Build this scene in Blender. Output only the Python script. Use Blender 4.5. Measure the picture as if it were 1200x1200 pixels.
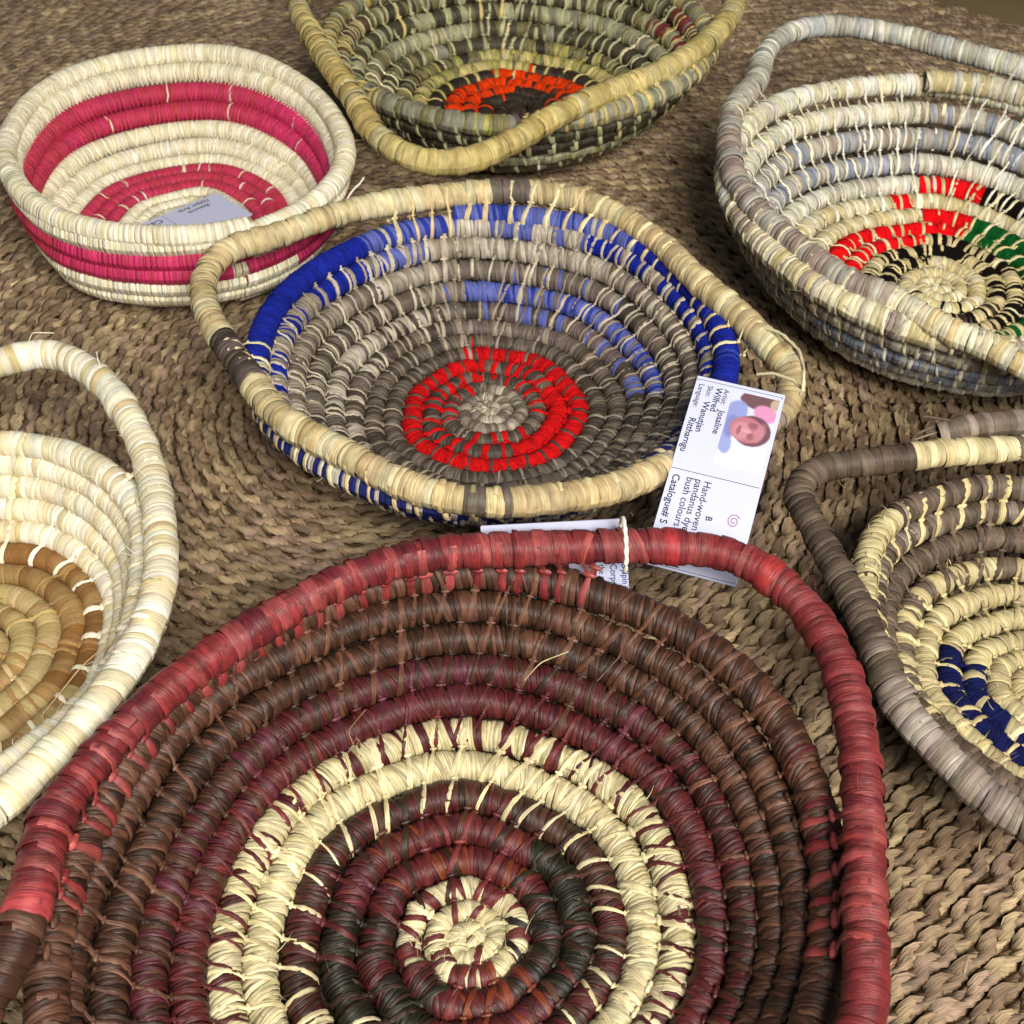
import bpy, math, random
import numpy as np

# ------------------------------------------------------------------ reset
bpy.ops.wm.read_factory_settings(use_empty=True)
S = bpy.context.scene
COL = S.collection
PI = math.pi

# ------------------------------------------------------------------ camera
CAM_H, CAM_P, FPX = 0.55, math.radians(44.5), 1450.0      # metres, pitch below horizon, focal length for a 1200 px frame
cd = bpy.data.cameras.new('camera'); cam = bpy.data.objects.new('camera', cd); COL.objects.link(cam)
cam.location = (0, 0, CAM_H); cam.rotation_euler = (PI/2 - CAM_P, 0, 0)
cd.sensor_width = 36; cd.lens = 36*FPX/1200; cd.clip_start = .01; cd.clip_end = 60
cd.dof.use_dof = True; cd.dof.focus_distance = .66; cd.dof.aperture_fstop = 22.0
S.camera = cam

# ------------------------------------------------------------------ light
W = bpy.data.worlds.new('World'); S.world = W; W.use_nodes = True
bg = W.node_tree.nodes['Background']; bg.inputs[0].default_value = (.80, .88, 1.0, 1); bg.inputs[1].default_value = .145
def area(name, loc, target, sx, sy, power, colour):
    l = bpy.data.lights.new(name, 'AREA'); l.shape = 'RECTANGLE'; l.size = sx; l.size_y = sy; l.energy = power; l.color = colour
    o = bpy.data.objects.new(name, l); COL.objects.link(o); o.location = loc
    d = np.array(target, float) - np.array(loc, float)
    yaw = math.atan2(d[1], d[0]); pit = math.atan2(d[2], math.hypot(d[0], d[1]))
    o.rotation_euler = (PI/2 + pit, 0, yaw - PI/2)
    return o
area('window_light', (.50, -.85, 1.55), (0, .55, 0), 1.0, .8, 87, (1.0, .945, .85))
S.view_settings.view_transform = 'Standard'; S.view_settings.look = 'None'
S.view_settings.exposure = 0.0; S.view_settings.gamma = 1
S.render.engine = 'CYCLES'

# ------------------------------------------------------------------ helpers
def lin(h, a=0.0, k=1.0):
    h = h.lstrip('#'); o = []
    for i in (0, 2, 4):
        c = int(h[i:i+2], 16)/255
        o.append(k*(c/12.92 if c <= .04045 else ((c+.055)/1.055)**2.4))
    return (*o, a)

CAMC = np.array([0, 0, CAM_H]); FW = np.array([0, math.cos(CAM_P), -math.sin(CAM_P)]); UP = np.array([0, math.sin(CAM_P), math.cos(CAM_P)])
def shown(p):
    """size in the picture of one metre at p and whether p is inside the frame (chooses which pieces become objects of their own)"""
    d = p - CAMC; z = np.maximum(d @ FW, .05)
    x = 600 + FPX*d[..., 0]/z; y = 600 - FPX*(d @ UP)/z
    return FPX/z, (x > -10) & (x < 1210) & (y > -10) & (y < 1210)

def unit(v): return v/np.maximum(np.linalg.norm(v, axis=-1, keepdims=True), 1e-9)

def mesh_obj(name, V, F, mat, parent=None, dye=None, fib=None, base=(0, 0, 0), smooth=True):
    V = np.asarray(V, np.float32).reshape(-1, 3) - np.asarray(base, np.float32)
    me = bpy.data.meshes.new(name)
    if isinstance(F, np.ndarray):
        n, k = F.shape
        me.vertices.add(len(V)); me.vertices.foreach_set('co', V.ravel())
        me.loops.add(n*k); me.loops.foreach_set('vertex_index', F.astype(np.int32).ravel())
        me.polygons.add(n); me.polygons.foreach_set('loop_start', np.arange(0, n*k, k, dtype=np.int32))
        me.update(calc_edges=True)
    else:
        me.from_pydata(V.tolist(), [], F); me.update()
    if smooth: me.polygons.foreach_set('use_smooth', np.ones(len(me.polygons), bool))
    if dye is not None:
        a = me.attributes.new('dye', 'FLOAT_COLOR', 'POINT'); a.data.foreach_set('color', np.asarray(dye, np.float32).ravel())
    if fib is not None:
        a = me.attributes.new('fib', 'FLOAT_VECTOR', 'POINT'); a.data.foreach_set('vector', np.asarray(fib, np.float32).ravel())
    me.materials.append(mat)
    o = bpy.data.objects.new(name, me); COL.objects.link(o)
    if parent: o.parent = parent
    else: o.location = base
    return o

def empty(name, loc, label=None, cat=None, group=None):
    o = bpy.data.objects.new(name, None); COL.objects.link(o); o.location = loc; o.empty_display_size = .02
    if label: o['label'] = label
    if cat: o['category'] = cat
    if group: o['group'] = group
    return o

def grid_faces(nu, nv, off=0):
    """quads of a nu x nv vertex grid"""
    i, j = np.meshgrid(np.arange(nu-1), np.arange(nv-1), indexing='ij')
    a = i*nv + j
    return np.stack([a, a+1, a+nv+1, a+nv], -1).reshape(-1, 4) + off

# ------------------------------------------------------------------ materials
def nodes(name):
    m = bpy.data.materials.new(name); m.use_nodes = True
    return m, m.node_tree.nodes, m.node_tree.links, m.node_tree.nodes['Principled BSDF']

def fibre_mat(name, rough=.5, spec=.4, streak=.35, bump=.5, blotch=.25):
    m, N, L, B = nodes(name)
    dye = N.new('ShaderNodeAttribute'); dye.attribute_name = 'dye'
    fib = N.new('ShaderNodeAttribute'); fib.attribute_name = 'fib'
    sc = N.new('ShaderNodeVectorMath'); sc.operation = 'MULTIPLY'; sc.inputs[1].default_value = (40, 1900, 40); L.new(fib.outputs['Vector'], sc.inputs[0])
    n1 = N.new('ShaderNodeTexNoise'); n1.inputs['Scale'].default_value = 1; n1.inputs['Detail'].default_value = 3; L.new(sc.outputs[0], n1.inputs['Vector'])
    sc2 = N.new('ShaderNodeVectorMath'); sc2.operation = 'MULTIPLY'; sc2.inputs[1].default_value = (120, 220, 40); L.new(fib.outputs['Vector'], sc2.inputs[0])
    n2 = N.new('ShaderNodeTexNoise'); n2.inputs['Scale'].default_value = 1; n2.inputs['Detail'].default_value = 2; L.new(sc2.outputs[0], n2.inputs['Vector'])
    # wool: isotropic fuzz in place of leaf streaks
    geo = N.new('ShaderNodeNewGeometry')
    nw = N.new('ShaderNodeTexNoise'); nw.inputs['Scale'].default_value = 900; nw.inputs['Detail'].default_value = 3; L.new(geo.outputs['Position'], nw.inputs['Vector'])
    mixf = N.new('ShaderNodeMix'); mixf.data_type = 'FLOAT'; L.new(dye.outputs['Alpha'], mixf.inputs['Factor']); L.new(n1.outputs['Fac'], mixf.inputs['A']); L.new(nw.outputs['Fac'], mixf.inputs['B'])
    mr = N.new('ShaderNodeMapRange'); mr.inputs['From Min'].default_value = .25; mr.inputs['From Max'].default_value = .75
    mr.inputs['To Min'].default_value = 1-streak; mr.inputs['To Max'].default_value = 1+streak*.55; L.new(mixf.outputs['Result'], mr.inputs['Value'])
    mr2 = N.new('ShaderNodeMapRange'); mr2.inputs['From Min'].default_value = .3; mr2.inputs['From Max'].default_value = .7
    mr2.inputs['To Min'].default_value = 1-blotch; mr2.inputs['To Max'].default_value = 1+blotch*.5; L.new(n2.outputs['Fac'], mr2.inputs['Value'])
    mu = N.new('ShaderNodeMath'); mu.operation = 'MULTIPLY'; L.new(mr.outputs[0], mu.inputs[0]); L.new(mr2.outputs[0], mu.inputs[1])
    vm = N.new('ShaderNodeVectorMath'); vm.operation = 'SCALE'; L.new(dye.outputs['Color'], vm.inputs[0]); L.new(mu.outputs[0], vm.inputs['Scale'])
    L.new(vm.outputs[0], B.inputs['Base Color'])
    rr = N.new('ShaderNodeMapRange'); rr.inputs['To Min'].default_value = rough; rr.inputs['To Max'].default_value = .95; L.new(dye.outputs['Alpha'], rr.inputs['Value'])
    L.new(rr.outputs[0], B.inputs['Roughness'])
    sp = N.new('ShaderNodeMapRange'); sp.inputs['To Min'].default_value = spec; sp.inputs['To Max'].default_value = .1; L.new(dye.outputs['Alpha'], sp.inputs['Value'])
    L.new(sp.outputs[0], B.inputs['Specular IOR Level'])
    bp = N.new('ShaderNodeBump'); bp.inputs['Strength'].default_value = bump; bp.inputs['Distance'].default_value = .0007
    L.new(mixf.outputs['Result'], bp.inputs['Height']); L.new(bp.outputs[0], B.inputs['Normal'])
    return m

def flat_mat(name, col, rough=.6, spec=.5, noise=0, nscale=200):
    m, N, L, B = nodes(name)
    B.inputs['Base Color'].default_value = (*col[:3], 1); B.inputs['Roughness'].default_value = rough; B.inputs['Specular IOR Level'].default_value = spec
    if noise:
        g = N.new('ShaderNodeNewGeometry'); n = N.new('ShaderNodeTexNoise'); n.inputs['Scale'].default_value = nscale; n.inputs['Detail'].default_value = 6
        L.new(g.outputs['Position'], n.inputs['Vector'])
        mr = N.new('ShaderNodeMapRange'); mr.inputs['To Min'].default_value = 1-noise; mr.inputs['To Max'].default_value = 1+noise; L.new(n.outputs['Fac'], mr.inputs['Value'])
        v = N.new('ShaderNodeVectorMath'); v.operation = 'SCALE'; v.inputs[0].default_value = col[:3]; L.new(mr.outputs[0], v.inputs['Scale']); L.new(v.outputs[0], B.inputs['Base Color'])
        b = N.new('ShaderNodeBump'); b.inputs['Strength'].default_value = .4; b.inputs['Distance'].default_value = .002; L.new(n.outputs['Fac'], b.inputs['Height']); L.new(b.outputs[0], B.inputs['Normal'])
    return m

# ------------------------------------------------------------------ floor and rug
m_floor = flat_mat('floor_earth', lin('#6b5c40'), .9, .2, .35, 9)
RUG_C = np.array([-.08, .67, 0.0]); RUG_R = .885
fl = mesh_obj('floor', [(-12, -12, -.03), (12, -12, -.03), (12, 12, -.03), (-12, 12, -.03)], np.array([[0, 1, 2, 3]]), m_floor, smooth=False); fl['kind'] = 'structure'

m_rug = fibre_mat('seagrass', rough=.55, spec=.35, streak=.5, bump=1.0, blotch=.32)
m_back = flat_mat('seagrass_backing', lin('#4a3c28'), .95, .1, .3, 120)

def build_rug():
    rg = np.random.default_rng(5)
    rug = empty('seagrass_rug', (RUG_C[0], RUG_C[1], -.03), 'round brown seagrass rug of twisted ropes lying under all the baskets', 'rug')
    base = np.array(rug.location)
    # thin backing the ropes are sewn to
    n = 96; a = np.arange(n)*2*PI/n; rb = RUG_R-.006
    V = np.concatenate([np.stack([RUG_C[0]+rb*np.cos(a), RUG_C[1]+rb*np.sin(a), np.full(n, z)], -1) for z in (-.026, -.0080)])
    F = [tuple(range(n, 2*n))] + [(i, (i+1) % n, n+(i+1) % n, n+i) for i in range(n)]
    mesh_obj('backing', V, F, m_back, rug, base=base, smooth=False)
    step, pitch, rh = .0095, .036, .0021
    k = 0; R = step*.7
    tones = [lin('#957f63'), lin('#a08a6b'), lin('#897359'), lin('#ae9977'), lin('#917a62'), lin('#826b55'), lin('#98806c')]
    while R < RUG_R:
        s = np.arange(0, 2*PI*R, pitch/9); th = s/R
        p = np.stack([RUG_C[0]+R*np.cos(th), RUG_C[1]+R*np.sin(th), 0*th], -1)
        d = p-CAMC; zc = d @ FW; x = 600+FPX*d[:, 0]/np.maximum(zc, .05); y = 600-FPX*(d @ UP)/np.maximum(zc, .05)
        vis = (zc > .1) & (x > -260) & (x < 1460) & (y > -120) & (y < 1420)
        if vis.any():
            # contiguous visible runs of this ring
            idx = np.flatnonzero(vis); runs = []
            if len(idx) == len(s): runs = [np.append(idx, 0)]
            else:
                sh = np.flatnonzero(~vis)[0]; rolled = np.roll(np.arange(len(s)), -sh); vv = vis[rolled]
                st = None
                for q, f in enumerate(vv):
                    if f and st is None: st = q
                    if (not f) and st is not None:
                        if q-st > 4: runs.append(rolled[st:q])
                        st = None
                if st is not None and len(vv)-st > 4: runs.append(rolled[st:])
            if runs:
                rope = empty('rope', (0, 0, 0)); rope.parent = rug
                ph = rg.uniform(0, 2*PI)
                for ply in (0, 1):
                    Vs, Fs, Ds, Bs = [], [], [], []; off = 0
                    for run in runs:
                        ss = np.unwrap(th[run])*R; t = ss/R; m = len(run); ns = 6
                        wob = np.cumsum(rg.normal(0, .10, m)); wob -= np.linspace(wob[0], wob[-1], m)
                        psi = 2*PI*ss/pitch + ph + PI*ply + wob*.6
                        er = np.stack([np.cos(t), np.sin(t), 0*t], -1); ez = np.array([0, 0, 1.])
                        lum = np.repeat(rg.uniform(.76, 1.30, m//9+2), 9)[:m]; fat = np.repeat(rg.uniform(.84, 1.16, m//9+2), 9)[:m]
                        fat = np.convolve(np.pad(fat, 3, 'edge'), np.ones(7)/7, 'valid')
                        drift = np.convolve(np.pad(rg.normal(0, .0011, m), 10, 'edge'), np.ones(21)/21, 'valid')*2.2
                        c = np.stack([RUG_C[0]+R*np.cos(t), RUG_C[1]+R*np.sin(t), np.full(m, -.0060)], -1)
                        c = c + er*(rh*np.cos(psi)+drift)[:, None] + ez*(rh*.75*np.sin(psi))[:, None]
                        T = unit(np.gradient(c, axis=0)); Nn = unit(np.cross(T, er)); Nn = unit(ez-(T @ ez)[:, None]*T); Bn = np.cross(T, Nn)
                        # flattened ply that turns with the twist
                        f = np.arange(ns)*2*PI/ns
                        tw = psi[:, None]-PI/2
                        a1 = .0045*fat[:, None]*np.cos(f)[None]; a2 = .0027*fat[:, None]*np.sin(f)[None]
                        ca, sa = np.cos(tw*1.0), np.sin(tw*1.0)
                        u1 = a1*ca - a2*sa; u2 = a1*sa + a2*ca
                        P = c[:, None] + Bn[:, None]*(-u1)[..., None] + Nn[:, None]*u2[..., None]
                        P += rg.normal(0, .00022, P.shape)
                        P = np.concatenate([P, P[:, :1]], 1)
                        Vs.append(P.reshape(-1, 3)); Fs.append(grid_faces(m, ns+1, off)); off += m*(ns+1)
                        ti = np.repeat(rg.integers(0, len(tones), m//9+2), 9)[:m]
                        dcol = np.array(tones)[ti]*np.append(np.repeat(lum[:, None], 3, 1), np.ones((m, 1)), 1)
                        Ds.append(np.repeat(dcol[:, None], ns+1, 1).reshape(-1, 4))
                        uu = np.repeat((ss)[:, None], ns+1, 1); vv2 = np.repeat((np.arange(ns+1)*.0036)[None], m, 0)
                        Bs.append(np.stack([uu, vv2, np.full_like(uu, k*.37+ply*.11)], -1).reshape(-1, 3))
                    mesh_obj('strand', np.concatenate(Vs), np.concatenate(Fs), m_rug, rope, np.concatenate(Ds), np.concatenate(Bs), base=base)
        R += step; k += 1
    # loose grass ends standing off the ropes
    Vs, Fs, Ds, Bs = [], [], [], []; off = 0
    for i in range(900):
        x, y = rg.uniform(-.5, .55), rg.uniform(.2, 1.3)
        if math.hypot(x-RUG_C[0], y-RUG_C[1]) > RUG_R-.02: continue
        an = math.atan2(y-RUG_C[1], x-RUG_C[0])+PI/2+rg.normal(.3, .5); ln = rg.uniform(.004, .016); w = rg.uniform(.00015, .0005)
        t = np.linspace(0, 1, 6); bend = rg.normal(0, .35)
        px = x+ln*t*np.cos(an+bend*t); py = y+ln*t*np.sin(an+bend*t); pz = -.0015+rg.uniform(.001, .007)*np.sin(t*PI*rg.uniform(.5, 1.0))
        c = np.stack([px, py, pz], -1); sd = np.array([-math.sin(an), math.cos(an), 0])
        f = np.arange(4)*PI/2
        P = c[:, None]+(sd[None, None]*np.cos(f)[None, :, None]+np.array([0, 0, 1.])*np.sin(f)[None, :, None])*w*(1.05-.7*t)[:, None, None]
        P = np.concatenate([P, P[:, :1]], 1); Vs.append(P.reshape(-1, 3)); Fs.append(grid_faces(6, 5, off)); off += 30
        Ds.append(np.repeat(np.array([lin(rg.choice(['#b8a67c', '#9a8660', '#cdbf9a']))]), 30, 0)); Bs.append(np.stack([np.repeat(t*ln, 5), np.tile(np.arange(5)*.001, 6), np.full(30, i*.3)], -1))
    o = mesh_obj('loose_grass', np.concatenate(Vs), np.concatenate(Fs), m_rug, rug, np.concatenate(Ds), np.concatenate(Bs), base=base); o['kind'] = 'stuff'
build_rug()

# ------------------------------------------------------------------ coiled baskets
def pal(spec, th, rg, runlen=1.0, alt=None):
    """colours for pieces at angles th (deg). spec = list of (a0, a1, [(colour, weight), ...]); later entries win"""
    n = len(th); out = np.zeros((n, 4))
    pick = rg.uniform(0, 1, n)
    if runlen > 1:
        i = 0
        while i < n:
            L_ = max(1, int(rg.uniform(.5, 1.6)*runlen+.5)); pick[i:i+L_] = pick[i]; i += L_
    if alt:                      # (wraps of the first colours, wraps of the last colour) in turn
        i = 0
        while i < n:
            for q, hi in ((0, False), (1, True)):
                L_ = max(1, int(alt[q]*rg.uniform(.6, 1.45)+.5)); pick[i:i+L_] = 1.0 if hi else rg.uniform(0, alt[2], len(pick[i:i+L_])); i += L_
    for a0, a1, cs in spec:
        m = ((th-a0) % 360) <= ((a1-a0) % 360 if (a1-a0) % 360 else 360)
        ws = np.cumsum([c[1] for c in cs]); ws = ws/ws[-1]
        ci = np.minimum(np.searchsorted(ws, pick), len(cs)-1)
        c = np.array([c[0] for c in cs])[ci]
        out[m] = c[m]
    k = rg.uniform(.82, 1.12, n); out[:, :3] *= k[:, None]
    out[:, 0] *= rg.uniform(.96, 1.04, n); out[:, 2] *= rg.uniform(.92, 1.06, n)
    return out

class Path:
    def __init__(self, P):
        self.P = P; d = np.linalg.norm(np.diff(P, axis=0), axis=1); self.s = np.concatenate([[0], np.cumsum(d)]); self.L = self.s[-1]
        T = unit(np.gradient(P, axis=0)); z = np.array([0, 0, 1.]); N = unit(z-(T @ z)[:, None]*T); B = np.cross(T, N)
        self.T, self.N, self.B = T, N, B
    def at(self, s, A): return np.stack([np.interp(s, self.s, A[:, i]) for i in range(3)], -1)

def smooth_closed(pts, n=720):
    pts = np.array(pts, float); m = len(pts); out = []
    # centripetal Catmull-Rom through the points
    for i in range(m):
        p0, p1, p2, p3 = pts[i-1], pts[i], pts[(i+1) % m], pts[(i+2) % m]
        t0 = 0; t1 = t0+np.linalg.norm(p1-p0)**.5; t2 = t1+np.linalg.norm(p2-p1)**.5; t3 = t2+np.linalg.norm(p3-p2)**.5
        t = np.linspace(t1, t2, 24, endpoint=False)[:, None]
        A1 = (t1-t)/(t1-t0)*p0+(t-t0)/(t1-t0)*p1; A2 = (t2-t)/(t2-t1)*p1+(t-t1)/(t2-t1)*p2; A3 = (t3-t)/(t3-t2)*p2+(t-t2)/(t3-t2)*p3
        B1 = (t2-t)/(t2-t0)*A1+(t-t0)/(t2-t0)*A2; B2 = (t3-t)/(t3-t1)*A2+(t-t1)/(t3-t1)*A3
        out.append((t2-t)/(t2-t1)*B1+(t-t1)/(t2-t1)*B2)
    P = np.concatenate(out); k = 9
    P = np.stack([np.convolve(np.pad(P[:, i], k//2, 'wrap'), np.ones(k)/k, 'valid') for i in range(3)], -1)
    return np.concatenate([P, P[:1]])

def tube(path, rho, ns=8, stepm=.006):
    n = max(8, int(path.L/stepm)); s = np.linspace(0, path.L, n); P, N, B = path.at(s, path.P), path.at(s, path.N), path.at(s, path.B)
    f = np.arange(ns+1)*2*PI/ns
    V = P[:, None]+rho*(B[:, None]*np.cos(f)[None, :, None]+N[:, None]*np.sin(f)[None, :, None])
    fib = np.stack([np.repeat(s[:, None], ns+1, 1), np.repeat((f*rho)[None], n, 0), np.zeros((n, ns+1))], -1)
    return V.reshape(-1, 3), grid_faces(n, ns+1), fib.reshape(-1, 3), s

def wraps(path, rho, w, th_of, colour, rg, tilt=.25, bands=(), fine=None, messy=1.0, pinch=None, ns=11):
    """strips of leaf wound round the coil; returns per-wrap vertex blocks"""
    s = []; ws = []; x = 0
    while x < path.L:
        ww = w*rg.uniform(.68, 1.38)
        s.append(x+ww/2); ws.append(ww*1.22); x += ww
    s = np.array(s); ws = np.array(ws); n = len(s)
    dr = np.convolve(np.pad(rg.normal(0, 1, n), 4, 'edge'), np.ones(9)/3, 'valid')
    til = (tilt+.10*messy*dr+rg.normal(0, .035*messy, n))*rho; jr = 1+rg.normal(0, .016*messy, n); p0 = .4+.25*messy*np.convolve(np.pad(rg.normal(0, 1, n), 6, 'edge'), np.ones(13)/3.6, 'valid')
    lf = rg.normal(0, 1, int(path.L/.02)+4); jr = jr*(1+.042*messy*np.interp(s, np.linspace(0, path.L, len(lf)), lf))
    if pinch:   # wraps crowd and lean towards each stitch
        phs = 2*PI*s/pinch; jr = jr*(1-.05*messy*np.cos(phs)); til = til+rho*.12*np.sin(phs)*messy
    f = np.arange(ns+1)*2*PI/ns
    acr = np.array([-.5, -.30, .34, .5]); hh = np.array([.935, .990, 1.010, .965])
    ax = acr[None, :, None]*ws[:, None, None] + til[:, None, None]*np.cos(f[None, None, :]-p0[:, None, None])
    sl = np.clip(s[:, None, None]+ax, 0, path.L)
    fl_ = sl.ravel(); P, N, B = (path.at(fl_, A).reshape(*sl.shape, 3) for A in (path.P, path.N, path.B))
    lump = 1+.02*messy*np.sin(3*f+rg.uniform(0, 6, n)[:, None])[:, None, :]
    r = rho*hh[None, :, None]*jr[:, None, None]*lump*np.ones((1, 1, ns+1))
    V = P + r[..., None]*(B*np.cos(f)[None, None, :, None]+N*np.sin(f)[None, None, :, None])
    c = colour(th_of(s), rg); al = c[:, 3]
    fib = np.stack([np.broadcast_to((f*rho)[None, None], sl.shape), np.broadcast_to((acr[None, :]*ws[:, None])[..., None], sl.shape), np.broadcast_to(rg.uniform(0, 90, n)[:, None, None], sl.shape)], -1)
    return V.reshape(n, -1, 3), fib.reshape(n, -1, 3), c, path.at(s, path.P), ws, grid_faces(4, ns+1)

def knot(c, T, e, nn, a, b, h):
    V = []; 
    for i, la in enumerate((-.85, -.35, .35, .85)):
        rr = math.cos(la*1.25)
        for j in range(7):
            ph = j*2*PI/6
            V.append(c+T*a*math.sin(la*1.35)+e*b*rr*math.cos(ph)+nn*h*rr*math.sin(ph))
    return np.array(V), grid_faces(4, 7)

def stitch(A, B, T, ra, rb, w, slant, inward, rg, cover=200, ext=True, kn=True, bw=True):
    e = B-A; e = e-T*(e @ T); dist = np.linalg.norm(e); e = e/dist; nn = np.cross(T, e); nn /= np.linalg.norm(nn)
    if nn @ (inward+np.array([0, 0, .8])) < 0: nn = -nn
    pts = []; wd = []; nor = []
    def on(c, r, deg, ww):
        a = math.radians(deg); d = e*math.cos(a)+nn*math.sin(a); pts.append(c+d*r); nor.append(d); wd.append(ww)
    ga = A+e*(dist*ra/(ra+rb))
    
    if bw: on(B, rb*1.0, 20, 1.0); on(B, rb*1.03, 58, 1.0); on(B, rb*1.035, 95, .95)
    on(B, rb*1.03, 128, .8)
    pts.append(ga+nn*ra*.62); nor.append(nn); wd.append(.55)
    angs = [48, 72, 98, 126, 154, 182]+([210, 238, 266, 294, 318] if ext else [])
    for a in angs:
        if a <= cover or ext: on(A, ra*(1.055+.012*rg.uniform(-1, 1)), a, .72 if a < 60 else rg.uniform(.85, 1.05))
    if ext:
        pts.append(ga-nn*ra*.62); nor.append(-nn); wd.append(.55)
        on(B, rb*1.045, 238, .85); on(B, rb*1.03, 265, .95); on(B, rb*1.0, 300, 1.0)
    pts = np.array(pts); nor = np.array(nor); wd = np.array(wd)
    along = (pts-ga) @ e; pts = pts-T*(along*slant)[:, None]
    prof = ((-.5, -.10), (-.26, .11), (.26, .11), (.5, -.10))
    V = np.stack([pts+T*(a*w*wd)[:, None]+nor*(b*w*.8) for a, b in prof], 1).reshape(-1, 3)
    F = grid_faces(len(pts), 4)
    u = np.concatenate([[0], np.cumsum(np.linalg.norm(np.diff(pts, axis=0), axis=1))])
    fib = np.stack([np.repeat(u, 4), np.tile(np.array([p[0]*w for p in prof]), len(u)), np.zeros(len(u)*4)], -1)
    if kn:
        for sg in ((1, -1) if ext else (1,)):
            kv, kf = knot(ga+nn*sg*ra*.66, T, e, nn, w*rg.uniform(.6, .8), w*.36, w*.34)
            F = np.concatenate([F, kf+len(V)]); V = np.concatenate([V, kv])
            fib = np.concatenate([fib, np.stack([np.tile(np.arange(7)*.001, 4), np.repeat(np.arange(4)*.0006, 7), np.zeros(28)], -1)])
    return V, F, fib

def pack(blocks):
    """blocks: list of (V, F, fib, colour) -> joined arrays"""
    off = 0; Fs = []
    for V, F, fb, c in blocks: Fs.append(F+off); off += len(V)
    return (np.concatenate([b[0] for b in blocks]), np.concatenate(Fs), np.concatenate([np.repeat(np.asarray(b[3])[None], len(b[0]), 0) for b in blocks]), np.concatenate([b[2] for b in blocks]))

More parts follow.
